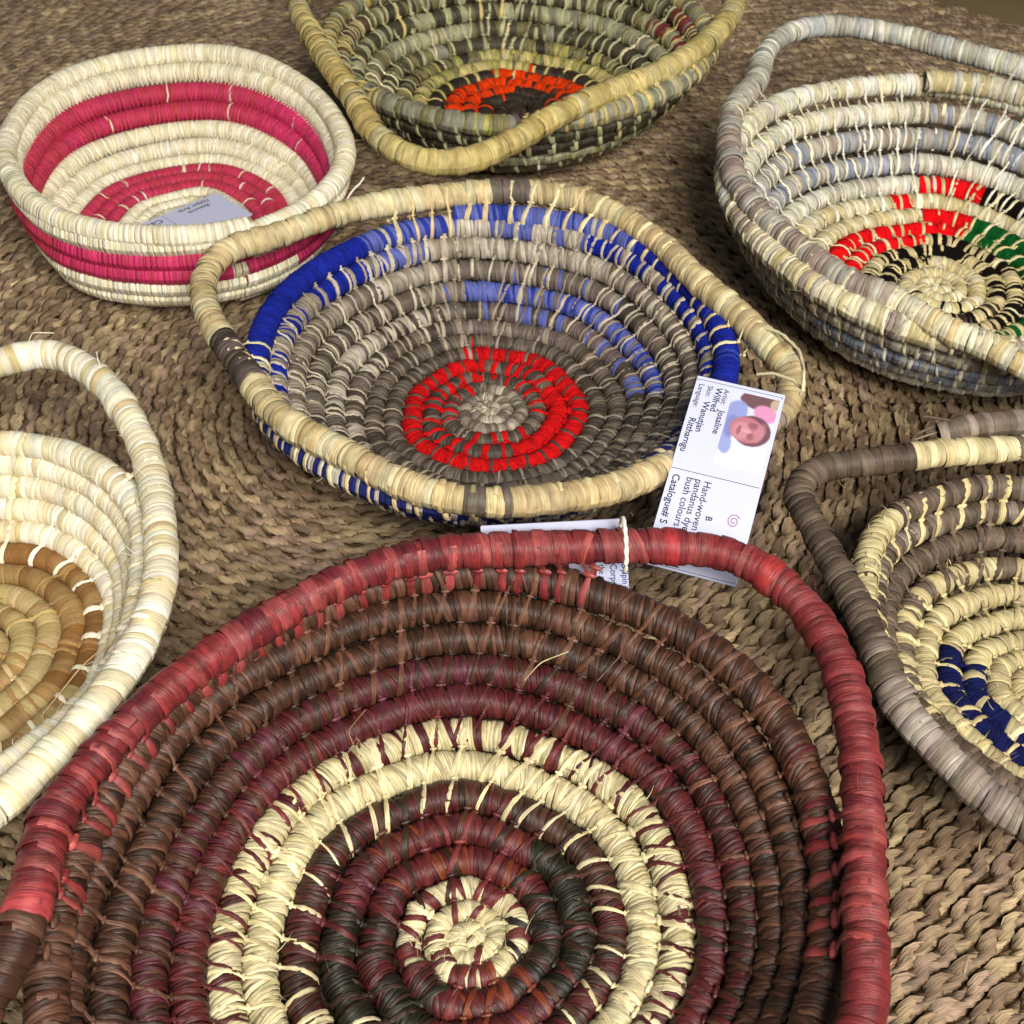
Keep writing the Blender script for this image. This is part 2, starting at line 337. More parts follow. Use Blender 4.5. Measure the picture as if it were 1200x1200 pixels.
def build_basket(name, label, c, rows, mat, seed, rim=None, ecc=0, ecc_at=0, lean=(0, 0), start=0, tilt=.25, gap=.015, slant=.2, messy=1.0,
                 sw=.0032, core='#b8a67a', stitch_n=300, wrap_min=8.5, extra_coils=(), cover=200, loose=(), kn=True, ext=True, zoff=0, seam=34, fray=520, jitter=.0012):
    rg = np.random.default_rng(seed); base = np.array([c[0], c[1], 0.0])
    root = empty(name, tuple(base), label, 'basket', 'coiled baskets set out on the rug')
    K = len(rows); rs = np.array([r['r'] for r in rows]); zs = np.array([r['z'] for r in rows])+zoff; zmax = zs[-1]
    knots = np.arange(K)+.5; sway = rg.uniform(0, 6, 4)
    paths = []
    nrow = K if rim is None else K-1
    for k in range(nrow):
        th = np.linspace(0, 2*PI, 241); u = k+th/(2*PI)
        if k == nrow-1: u = np.where(u > k+.5, k+.5+(u-k-.5)*.0, u) if rim is None else u
        rr = np.interp(u, knots, rs[:K]); zz = np.interp(u, knots, zs[:K])
        if k == 0: rr = .0015+(rs[0]*1.5)*th/(2*PI)
        if rim is not None and k == nrow-1:
            rr = np.interp(np.minimum(u, k+.5), knots, rs); zz = np.interp(np.minimum(u, k+.5), knots, zs)
        a = th+start
        rr = rr*(1+ecc*(rr/rs[-1])**1.5*np.cos(2*(a-math.radians(ecc_at))))
        j1 = jitter*np.sin(a*3+sway[0])+jitter*.7*np.sin(a*7+sway[1]); j2 = jitter*np.sin(a*2+sway[2])+jitter*.6*np.sin(a*5+sway[3])
        j1 = j1+.0004*np.sin(a*5+rg.uniform(0, 6)); j2 = j2+.0004*np.sin(a*4+rg.uniform(0, 6))
        fade = min(1, k/4)
        sx = np.interp(u, knots, [r.get('dx', 0) for r in rows]); sy = np.interp(u, knots, [r.get('dy', 0) for r in rows])
        P = np.stack([c[0]+(rr+j1*fade)*np.cos(a)+lean[0]*zz/zmax+sx, c[1]+(rr+j1*fade)*np.sin(a)+lean[1]*zz/zmax+sy*(.5+.5*np.sin(a)), zz+j2*fade], -1)
        paths.append(Path(P))
    if rim is not None:
        paths.append(Path(smooth_closed(np.array(rim)+np.array([c[0], c[1], zoff]))))
    # mean tube radius of each coil
    def th_fn(path):
        ang = np.degrees(np.unwrap(np.arctan2(path.P[:, 1]-c[1], path.P[:, 0]-c[0])))
        return lambda s: np.interp(s, path.s, ang) % 360
    allw = []; coils = []
    jobs = [(paths[k], rows[k]) for k in range(K)] + [(Path(np.array(smooth_open(e['pts']))+np.array([c[0], c[1], zoff])), e) for e in extra_coils]
    for k, (p, r) in enumerate(jobs):
        rho = r['rho']
        V, F, fb, s = tube(p, rho*.87)
        cc = np.array(lin(r['core'])) if 'core' in r else np.sum([np.array(q[0])*q[1] for q in r['pal'][0][2]], 0)/sum(q[1] for q in r['pal'][0][2])*.5
        cc[3] = 0; d = np.repeat(cc[None], len(V), 0)
        nm = 'rim' if (k == K-1) else 'coil'; NS = 17 if k == K-1 else 11
        co = mesh_obj(nm, V, F, mat, root, d, fb, base=base); coils.append(co)
        prev = rows[k-1] if 2 < k < K-1 else None; sw_at = rg.uniform(0, 1)*seam
        def col(th, g, r=r, prev=prev, sw_at=sw_at):
            o_ = pal(r['pal'], th, g, r.get('run', 1.0), r.get('alt'))
            if prev:
                m_ = ((th-math.degrees(start)) % 360) < sw_at
                if m_.any(): o_[m_] = pal(prev['pal'], th[m_], g, prev.get('run', 1.0), prev.get('alt'))
            return o_
        WV, WF, wc, wp, ww, fq = wraps(p, rho, r.get('w', .004), th_fn(p), col, rg, tilt=r.get('tilt', tilt), messy=r.get('messy', messy), pinch=r.get('gap', gap) if k < K else None, ns=NS)
        for a, bw, bc in r.get('bands', ()):       # single broad wraps
            ths = th_fn(p)(p.s); i = np.argmin(np.abs((ths-a+180) % 360-180)); s0 = p.s[i]
            f = np.arange(NS+1)*2*PI/NS
            sl = s0+np.array([-.5, -.27, .27, .5])[:, None]*bw+.12*rho*np.cos(f-.5)[None]
            P_, N_, B_ = (p.at(np.clip(sl.ravel(), 0, p.L), A).reshape(4, NS+1, 3) for A in (p.P, p.N, p.B))
            hv = np.array([.95, 1.09, 1.09, .95])*rho
            Vb = P_+hv[:, None, None]*(B_*np.cos(f)[None, :, None]+N_*np.sin(f)[None, :, None])
            fbb = np.stack([np.repeat((f*rho)[None], 4, 0), np.repeat((np.array([-.5, -.27, .27, .5])*bw)[:, None], NS+1, 1), np.full((4, NS+1), 3.3*k)], -1)
            WV = np.concatenate([WV, Vb.reshape(1, -1, 3)]); WF = np.concatenate([WF, fbb.reshape(1, -1, 3)]); wc = np.concatenate([wc, np.array([lin(bc)])]); wp = np.concatenate([wp, p.at(np.array([s0]), p.P)]); ww = np.append(ww, bw)
        pxm, inn = shown(wp)
        allw.append((WV, WF, wc, ww*pxm*inn, fq))
    sizes = np.concatenate([a[3] for a in allw]); order = np.sort(sizes)[::-1]
    thr = max(wrap_min, order[min(299, len(order)-1)])
    for co, (WV, WF, wc, sz, fq) in zip(coils, allw):
        big = np.flatnonzero(sz > thr); small = np.flatnonzero(sz <= thr)
        for i in big:
            mesh_obj('wrap', WV[i], fq, mat, co, np.repeat(wc[i][None], len(WV[i]), 0), WF[i], base=base)
        if len(small):
            n, nv = len(small), WV.shape[1]
            F = (fq[None]+(np.arange(n)*nv)[:, None, None]).reshape(-1, 4)
            o = mesh_obj('wrapping', WV[small].reshape(-1, 3), F, mat, co, np.repeat(wc[small][:, None], nv, 1).reshape(-1, 4), WF[small].reshape(-1, 3), base=base); o['kind'] = 'stuff'
    # stitches: strands of the outer coil caught round the next coil in
    sts = []
    for k in range(1, K):
        r, q = rows[k], rows[k-1]; pa, pb = paths[k-1], paths[k]; g = r.get('gap', gap)
        if g <= 0: continue
        n = max(6, int(pa.L/g)); s = (np.arange(n)+rg.uniform(0, 1)+rg.normal(0, .12*messy, n))*pa.L/n; s = np.clip(s, 0, pa.L)
        A = pa.at(s, pa.P); Tn = unit(pa.at(s, pa.T)); dd = np.linalg.norm(A[:, None]-pb.P[None], axis=2); j = dd.argmin(1); Bp = pb.P[j]; dm = dd[np.arange(n), j]
        th = np.degrees(np.arctan2(A[:, 1]-c[1], A[:, 0]-c[0])) % 360
        cols = pal(r.get('st', r['pal']), th, rg, 1.0); cols[:, :3] *= (1+.14*(1-cols[:, 3:4]))*np.array([1, .98, .94])
        pxm, inn = shown(A)
        for i in range(n):
            if dm[i] > (q['rho']+r['rho'])*1.36 or dm[i] < 1e-4: continue
            inw = np.array([c[0]-A[i, 0], c[1]-A[i, 1], 0]); inw = inw/(np.linalg.norm(inw)+1e-9)
            w_ = r.get('sw', sw)*rg.uniform(.7, 1.3)
            V, F, fb = stitch(A[i], Bp[i], Tn[i], q['rho'], r['rho'], w_, r.get('slant', slant)+rg.normal(0, .10*messy), inw, rg, cover=r.get('cover', cover), ext=ext and k > K-8, kn=kn, bw=r.get('bw', True))
            fb = fb+np.array([0, 0, rg.uniform(0, 90)])
            sts.append((w_*pxm[i]*inn[i], V, F, fb, cols[i]))
    sts.sort(key=lambda t: -t[0])
    m = sum(1 for t in sts if t[0] > 4.0); m = min(m, stitch_n)
    for t in sts[:m]:
        mesh_obj('stitch', t[1], t[2], mat, root, np.repeat(np.asarray(t[4])[None], len(t[1]), 0), t[3], base=base)
    if len(sts) > m:
        V, F, d, fb = pack([(t[1], t[2], t[3], t[4]) for t in sts[m:]])
        o = mesh_obj('stitching', V, F, mat, root, d, fb, base=base); o['kind'] = 'stuff'
    fr = []
    for i in range(fray):
        k = rg.integers(2, K); p = paths[k]; q = rg.uniform(0, p.L); P0 = p.at(np.array([q]), p.P)[0]; N0, B0, T0 = (unit(p.at(np.array([q]), X))[0] for X in (p.N, p.B, p.T))
        ph = rg.uniform(-.3, PI+.3); d0 = B0*math.cos(ph)+N0*math.sin(ph); dr_ = unit(d0*rg.uniform(.2, 1)+T0*rg.normal(0, 1)+np.array([0, 0, .25])); cv = rg.normal(0, .5, 3)
        ln = rg.uniform(.002, .0095); t = np.linspace(0, 1, 5)[:, None]; c_ = P0+d0*rows[k]['rho']*.95+dr_*ln*t+cv*ln*.6*t*t
        sd = unit(np.cross(dr_, d0+1e-3)); f = np.arange(4)*2*PI/3; w0 = rg.uniform(.00010, .00026)
        V = c_[:, None]+(sd*np.cos(f)[:, None]+np.cross(sd, dr_)*np.sin(f)[:, None])[None]*w0*(1.1-.8*t)[:, None]
        fr.append((V.reshape(-1, 3), grid_faces(5, 4), np.tile(np.array([[0, 0, i*.7]]), (20, 1)), pal(rows[k]['pal'], np.array([math.degrees(math.atan2(P0[1]-c[1], P0[0]-c[0])) % 360]), rg)[0]*np.array([1.25, 1.25, 1.25, 1])))
    if fr:
        V, F, d, fb = pack(fr); o = mesh_obj('frayed_ends', V, F, mat, root, d, fb, base=base); o['kind'] = 'stuff'
    for pts, rad, colr in loose:
        thread('loose_fibre', np.array(pts)+np.array([c[0], c[1], 0]), rad, colr, mat, root, base)
    return root

def smooth_open(pts, n=40):
    pts = np.array(pts, float); d = np.concatenate([[0], np.cumsum(np.linalg.norm(np.diff(pts, axis=0), axis=1))]); t = np.linspace(0, d[-1], n)
    P = np.stack([np.interp(t, d, pts[:, i]) for i in range(3)], -1)
    for _ in range(6): P[1:-1] = (P[:-2]+2*P[1:-1]+P[2:])/4
    return P

def thread(name, pts, rad, colr, mat, parent, base, n=24, ns=6, twist=0):
    p = Path(smooth_open(pts, n)); V, F, fb, s = tube(p, rad, ns, p.L/n)
    if twist:
        V = V.reshape(-1, ns+1, 3); cc = V[:, :ns].mean(1, keepdims=True); f = np.arange(ns+1)*2*PI/ns
        V = cc+(V-cc)*(1+.16*np.cos(2*f[None]-np.arange(len(V))[:, None]*twist))[..., None]; V = V.reshape(-1, 3)
    return mesh_obj(name, V, F, mat, parent, np.repeat(np.array([lin(colr)]), len(V), 0), fb, base=base)

def A(*cs): return [(0, 360, list(cs))]
def row(r, z, rho, p, **k): return dict(r=r, z=z, rho=rho, pal=p, **k)

# ---- colours of leaf and wool
cream, cream2, straw = lin('#d9cda4'), lin('#c8ba8e'), lin('#b9a66f')
red1, red2, red3 = lin('#822d30'), lin('#904040'), lin('#6c232b')
maroon, maroon2, plum = lin('#4f1b1c'), lin('#622626'), lin('#582532')
brown, brown2, brown3 = lin('#492d20'), lin('#332016'), lin('#644233')
rust, dark, darkg = lin('#73341d'), lin('#201811'), lin('#21210f')

m_red = fibre_mat('dyed_pandanus_glossy', rough=.46, spec=.45, streak=.55, bump=1.0, blotch=.4)
m_leaf = fibre_mat('pandanus_leaf', rough=.52, spec=.35, streak=.42, bump=.8, blotch=.3)
m_pale = fibre_mat('pale_palm_leaf', rough=.58, spec=.3, streak=.28, bump=.7, blotch=.18)

# ---- 1: big red-rimmed tray
rows1 = [
 row(.0035, .0135, .0052, A((cream, 3), (cream2, 2)), w=0.0026, core='#6d5a38'),
 row(.0120, .0140, .0056, A((cream, 3), (cream2, 2)), w=0.0028, core='#6d5a38', gap=.008),
 row(.0222, .0160, .0058, A((cream, 6), (maroon2, 3)), w=0.0025, alt=(4, 1.6, .6), gap=.009),
 row(0.0365, 0.0150, .0080, [(0, 360, [(rust, 2), (maroon, 3), (maroon2, 3), (brown2, 1)]), (300, 30, [(brown2, 3), (dark, 1), (maroon, 2)]), (150, 250, [(maroon, 4), (brown2, 2)])], w=0.0021, gap=.013, dx=-0.0007),
 row(0.0518, 0.0175, .0081, [(0, 360, [(maroon2, 3), (plum, 2), (rust, 2), (maroon, 2)]), (320, 55, [(darkg, 4), (dark, 2), (maroon, 1)]), (170, 250, [(darkg, 4), (dark, 2), (brown2, 2)])], w=0.0021, gap=.014, dx=-0.0015),
 row(0.0682, 0.0195, .0081, [(0, 360, [(maroon, 3), (brown, 2), (brown2, 2)]), (20, 80, [(brown, 3), (brown2, 2), (maroon, 1)])], w=0.0021, gap=0.0120, dx=-0.0030),
 row(0.0842, 0.0225, .0081, A((cream, 5), (cream2, 2)), w=0.0025, gap=.0135, sw=0.0022, dx=-0.0041),
 row(0.0998, 0.0270, .0081, A((cream, 6), (cream2, 2), (maroon, 5)), w=0.0022, alt=(5.5, 1.5, .6), gap=.0145, st=A((cream, 5), (cream2, 1)), dx=-0.0040),
 row(0.1148, 0.0335, .0081, A((maroon, 5), (maroon2, 3), (plum, 1)), w=0.0022, gap=0.0128, st=A((maroon, 3), (maroon2, 2)), dx=-0.0036, sw=.0024),
 row(0.1290, 0.0412, .0081, [(0, 360, [(brown, 3), (maroon, 4), (plum, 2)]), (250, 40, [(maroon, 4), (brown2, 3)])], w=0.0022, gap=0.0136, dx=-0.0036),
 row(0.1418, 0.0502, .0081, A((brown, 4), (brown2, 3), (brown3, 2)), w=0.0023, gap=0.0136, st=A((brown2, 2), (brown3, 2), (brown, 2)), dx=-0.0050),
 row(0.1535, 0.0605, .0081, A((brown, 4), (brown2, 2), (brown3, 3)), w=0.0025, gap=0.0144, st=A((brown3, 2), (brown, 2)), dx=-0.0072),
 row(0.1675, 0.0740, .0090, [(0, 360, [(brown, 4), (brown2, 1), (brown3, 3)]), (5, 24, [(brown, 3), (red3, 1), (brown3, 2)])], w=0.0025, gap=0.0144, st=A((brown3, 3), (brown, 2)), dx=-0.0090),
 row(0.1720, 0.0950, .0092, [(0, 360, [(red1, 4), (red2, 4), (red3, 1)]), (95, 189, [(red2, 3), (red1, 2), (red3, 3)]), (189, 203, [(brown, 4), (brown3, 3)]), (203, 262, [(red3, 3), (red1, 2)])],
     w=.0056, gap=0.0120, slant=.06, tilt=.14, sw=.0050, cover=150, run=1.5, st=[(0, 360, [(red1, 3), (red2, 3)]), (189, 203, [(brown3, 1)])], bands=[(189, .0105, '#b8454a'), (46, .012, '#a83434'), (60, .010, '#a53236')]),
]
rim1 = [(.019, .171, .094), (-.024, .168, .093), (-.066, .153, .090), (-.106, .124, .088), (-.140, .088, .088), (-.165, .046, .090), (-.175, .013, .093), (-.173, -.018, .095), (-.174, -.046, .095),
        (-.184, -.080, .093), (-.184, -.115, .092), (-.160, -.145, .092), (-.115, -.162, .094), (-.06, -.168, .095), (0, -.168, .095), (.06, -.158, .095), (.115, -.125, .095),
        (.148, -.073, .093), (.160, -.021, .093), (.167, .018, .094), (.172, .061, .095), (.170, .105, .094), (.156, .143, .093), (.131, .166, .094), (.097, .172, .095), (.062, .172, .095)]
build_basket('coiled_basket', 'large brown and cream coiled basket with a glossy red rim and handle', (-.0188, .266), rows1, m_red, 11, rim=rim1, ecc=.052, ecc_at=60,
             start=math.radians(215), tilt=.26, slant=.25, sw=.0034, loose=[
  ([(.025, .115, .058), (.033, .120, .066), (.047, .126, .067)], .00035, '#c9b98c'), ([(-.055, .075, .052), (-.06, .083, .06), (-.052, .094, .062)], .0003, '#8a6a50'),
  ([(.06, .105, .07), (.072, .115, .078), (.075, .128, .082)], .0003, '#6a4a38')])

# ---- 2: centre basket with blue and red wool
g1, g2, g3, g4 = lin('#8e8375'), lin('#675c51'), lin('#443a31'), lin('#b7ae9e')
wb, wb2, lb, wr, navy = lin('#182690', 1), lin('#2c3a98', .8), lin('#5862aa', .3), lin('#c01014', 1), lin('#1a2060', .5)
tan, tan2, lil = lin('#cdb98c'), lin('#b9a47a'), lin('#6a5a58')
rows2 = [
 row(.003, .0120, .0048, A((g1, 2), (g4, 2)), w=0.0022, core='#5a4c38'),
 row(.0100, .0118, .0048, A((g1, 2), (g4, 2), (g2, 1)), w=0.0022, gap=.0065, core='#5a4c38'),
 row(.0190, .0115, .0052, A((g1, 2), (g2, 2), (g4, 1)), w=0.0024, gap=.008),
 row(.0295, .0112, .0060, A((g3, 4), (g2, 2)), w=0.0024, gap=.010, st=A((g2, 2), (g1, 1))),
 row(.0425, .0112, .0068, [(0, 360, [(g3, 4), (g2, 2)]), (295, 25, [(wr, 1)])], w=0.0025, gap=.010, run=1.6, st=A((wr, 4), (g2, 1)), sw=.0038, bw=False),
 row(.0565, .0116, .0070, A((wr, 1)), w=0.0029, gap=.0098, run=2.5, st=A((wr, 1)), sw=.0042, bw=False),
 row(.0695, .0125, .0068, A((g3, 4), (g2, 3)), w=0.0027, gap=.012, st=A((g3, 3), (g2, 1)), sw=.0027, bw=False),
 row(.0825, .0150, .0070, [(0, 360, [(g3, 4), (g2, 4)]), (40, 110, [(g2, 4), (lil, 2), (g1, 1)])], w=0.0027, gap=.013, st=A((g2, 2), (g1, 2))),
 row(.0955, .0195, .0072, [(0, 360, [(g3, 4), (g2, 3)]), (0, 95, [(lb, 3), (lil, 3), (g3, 2)]), (150, 215, [(g4, 2), (g3, 3), (g2, 2)])], w=0.0027, gap=.013, run=1.8, st=A((g2, 2), (g1, 2))),
 row(.1085, .0265, .0074, [(0, 360, [(g2, 3), (g3, 3), (g1, 1)]), (355, 100, [(lb, 6), (wb2, 2), (lil, 1)]), (110, 200, [(g4, 3), (g3, 2), (g2, 2)])], w=0.0028, gap=.014, st=A((g1, 3), (g4, 2))),
 row(.1210, .0360, .0078, [(0, 360, [(g2, 3), (g3, 3), (g1, 2)]), (40, 120, [(g2, 3), (lil, 2), (g1, 2), (lb, 1)])], w=0.0029, gap=.0145, st=A((g1, 3), (g4, 3))),
 row(.1325, .0475, .0080, [(0, 360, [(g2, 4), (g1, 3), (lil, 1)]), (50, 130, [(g4, 4), (g1, 3)])], w=0.0030, gap=.015, st=A((g4, 3), (g1, 1))),
 row(.1425, .0600, .0082, [(0, 360, [(navy, 3), (wb, 2), (g1, 3)]), (325, 60, [(wb, 6), (g1, 2)]), (60, 125, [(lb, 4), (g4, 3)]), (125, 200, [(wb, 5), (g1, 3)]), (240, 300, [(navy, 4), (g4, 2)])], w=0.0028, gap=.014, run=1.8, st=A((g4, 3), (g1, 2)), sw=.003),
 row(.1515, .0725, .0084, [(0, 360, [(navy, 5), (g4, 3)]), (45, 128, [(lb, 6), (wb2, 3), (g4, 1)]), (325, 45, [(wb, 9), (wb2, 1)]), (128, 192, [(wb, 1)])], w=0.0026, gap=.0138, st=[(0, 360, [(g4, 3), (g1, 1)])], sw=.003, messy=.4, bw=False),
 row(.1640, .0840, .0090, [(0, 360, [(tan, 5), (tan2, 2), (cream, 2)]), (80, 92, [(lil, 2), (g2, 2)]), (90, 130, [(tan, 3), (cream2, 3), (cream, 2)]), (183, 204, [(lil, 5), (g3, 2)]), (262, 300, [(tan2, 3), (tan, 2), (g2, 1)]), (320, 350, [(tan2, 3), (g1, 2)])],
     w=0.0045, gap=.0145, tilt=.16, sw=.0034, cover=150, run=1.4, bands=[(18, .009, '#d8c79c'), (204, .010, '#d8c79c'), (222, .011, '#dccb9f'), (181, .010, '#cdb98c'), (1, .010, '#b9a57e')], st=A((tan, 3), (cream, 2))),
]
rim2 = [(0.01, 0.165, 0.084), (-0.058, 0.153, 0.084), (-0.106, 0.135, 0.084), (-0.15, 0.106, 0.083), (-0.18, 0.093, 0.08), (-0.191, 0.063, 0.078), (-0.183, 0.024, 0.078), (-0.163, -0.016, 0.08), (-0.145, -0.048, 0.082),
        (-0.118, -0.091, 0.084), (-0.08, -0.121, 0.084), (-0.04, -0.149, 0.084), (-0.002, -0.161, 0.084), (0.035, -0.159, 0.084), (0.072, -0.147, 0.081), (0.101, -0.124, 0.074), (0.143, -0.088, 0.064), (0.181, -0.062, 0.066),
        (0.188, -0.036, 0.075), (0.178, -0.018, 0.08), (0.159, 0.017, 0.083), (0.14, 0.049, 0.084), (0.116, 0.099, 0.084), (0.077, 0.144, 0.084), (0.041, 0.162, 0.084)]
build_basket('coiled_basket', 'grey-brown coiled basket with blue wool edge and red wool ring in its centre', (-.016, .643), rows2, m_leaf, 22, rim=rim2, start=math.radians(100), ecc=-.02, ecc_at=30,
             tilt=.22, slant=.08, gap=.0135, sw=.0023, messy=.85, seam=10)

# ---- 3: cream and pink bowl
c3, c3b, c3c, pk, pk2, rd3 = lin('#e6dfc4'), lin('#ddd3b0'), lin('#efe9d6'), lin('#cc3068'), lin('#bc3058'), lin('#b23548')
C3 = A((c3, 4), (c3b, 2), (c3c, 2)); P3 = [(0, 360, [(pk, 4), (pk2, 4)]), (120, 230, [(rd3, 4), (pk2, 3)]), (40, 60, [(pk, 30), (pk2, 12), (c3, 1)]), (70, 130, [(pk2, 24), (rd3, 12), (c3, 1)])]
F3 = [(0, 360, [(rd3, 14), (pk2, 14), (c3, 1)])]
R3 = [(.004, .011, .0063, C3), (.016, .011, .0063, C3), (.028, .011, .0063, C3), (.040, .011, .0063, C3), (.052, .0112, .0063, C3), (.064, .0115, .0063, F3), (.076, .012, .0063, F3), (.0880, .0125, .0063, F3),
      (.1000, .0140, .0064, C3), (.1110, .0190, .0080, C3), (.1195, .0280, .0080, C3), (.1262, .0385, .0086, P3), (.1320, .0495, .0087, P3), (.1372, .0612, .0086, C3), (.1420, .0718, .0083, C3)]
rows3 = [row(a, b, r, p, w=.0018, gap=.0040, sw=.0014, cover=50) for a, b, r, p in R3]
rows3[-1]['w'] = .0020
build_basket('coiled_basket', 'tall cream bowl with two bright pink bands at the back left', (-.262, .866), rows3, m_pale, 33, ecc=.095, ecc_at=118, start=math.radians(300), lean=(-.006, .048), ext=False, fray=60,
             tilt=.10, slant=.1, messy=.45, kn=False, stitch_n=0, wrap_min=99, core='#b9ad88', jitter=.0011)

# ---- 4: olive basket with orange wool
y1, y2, ol, pg, dk, rb = lin('#cdbb7c'), lin('#bda868'), lin('#77704a'), lin('#aaa884'), lin('#332a20'), lin('#7d342e')
yg, owl, gry = lin('#a8a25c'), lin('#e03c08', 1), lin('#8d8a76')
rows4 = [
 row(.004, .012, .006, A((dk, 3), (brown2, 1)), w=0.0034), row(.0165, .012, .007, A((dk, 3), (brown2, 1)), w=0.0034, gap=.012), row(.031, .012, .0076, A((dk, 3), (brown2, 1)), w=0.0034, gap=.014),
 row(.0465, .012, .0078, A((dk, 3), (owl, 1)), w=.004, gap=.014, run=2), row(.062, .0125, .008, A((owl, 1)), w=.0040, gap=.013, st=A((owl, 1)), sw=.006),
 row(.0775, .014, .008, A((dk, 4), (brown2, 2)), w=.0040, gap=.016, st=A((dk, 1)), sw=.0026),
 row(.0925, .0165, .008, [(0, 360, [(y1, 3), (yg, 3), (ol, 1)])], w=0.0036, gap=.017, sw=.0034, st=A((y1, 3), (yg, 1))),
 row(.1075, .021, .008, A((yg, 2), (ol, 3), (dk, 3)), w=0.0036, gap=.017, run=1.6),
 row(.122, .028, .0082, A((gry, 1), (ol, 2), (lin('#4a4433'), 6)), w=0.0037, gap=.018, run=2.5, st=A((pg, 2), (ol, 1))),
 row(.1345, .0385, .0086, [(0, 360, [(pg, 4), (gry, 2)]), (150, 215, [(ol, 4), (gry, 2)])], w=0.0037, gap=.019, st=A((pg, 3), (c3b, 1)), sw=.0034),
 row(.1465, .0500, .0084, [(0, 360, [(lin('#4a4534'), 4), (pg, 2), (ol, 1)]), (5, 40, [(rb, 4), (pg, 3)]), (230, 330, [(dk, 4), (lin('#4a4534'), 3)])], w=0.0037, gap=.0185, st=A((pg, 3), (ol, 1)), run=1.5, sw=.0036),
 row(.1570, .0625, .0084, [(0, 360, [(ol, 3), (pg, 1), (lin('#3f3a2b'), 5)]), (0, 30, [(rb, 4), (brown, 1)]), (150, 200, [(y2, 2), (brown3, 3)]), (225, 335, [(lin('#4a4534'), 5), (dk, 3)])], w=0.0037, gap=.018, st=A((pg, 2), (y1, 1)), sw=.0034),
 row(.1680, .0760, .0088, [(0, 360, [(ol, 3), (gry, 3), (y2, 2)]), (226, 285, [(gry, 3), (ol, 3), (yg, 1)]), (268, 278, [(dk, 1), (lil, 1)]), (290, 345, [(pg, 3), (gry, 3), (y2, 1)])], w=0.0039, gap=.018, st=A((pg, 2), (gry, 1)), sw=.0034),
 row(.1800, .0880, .0100, [(0, 360, [(y1, 4), (y2, 3), (cream2, 1)])], w=0.0056, gap=.017, tilt=.14, sw=.004, run=1.5, cover=150, bands=[(215, .010, '#b9a564'), (232, .011, '#c0a868'), (330, .011, '#cdbb7a'), (258, .010, '#c7b274')], st=A((y1, 3), (cream2, 1))),
]
rim4 = [(-0.199, 0.069, .09), (-0.172, -0.021, .09), (-0.132, -0.115, .085), (-0.107, -0.172, .08), (-0.072, -0.204, .078), (-0.039, -0.204, .078), (-0.007, -0.183, .08), (0.027, -0.151, .085), (0.069, -0.117, .088), (0.128, -0.071, .09), (0.180, 0.005, .09),
        (0.200, 0.069, .09), (0.185, 0.132, .09), (0.140, 0.182, .09), (0.090, 0.222, .088), (0.045, 0.267, .085), (0.000, 0.282, .082), (-0.045, 0.267, .085), (-0.090, 0.222, .088), (-0.140, 0.182, .09), (-0.185, 0.132, .09)]
build_basket('coiled_basket', 'olive and yellow basket with an orange wool ring at the top edge of the picture', (.003, 1.068), rows4, m_leaf, 44, rim=rim4, lean=(0, .028), start=math.radians(80), tilt=.2, slant=.12, gap=.017, ecc=.03, ecc_at=0)

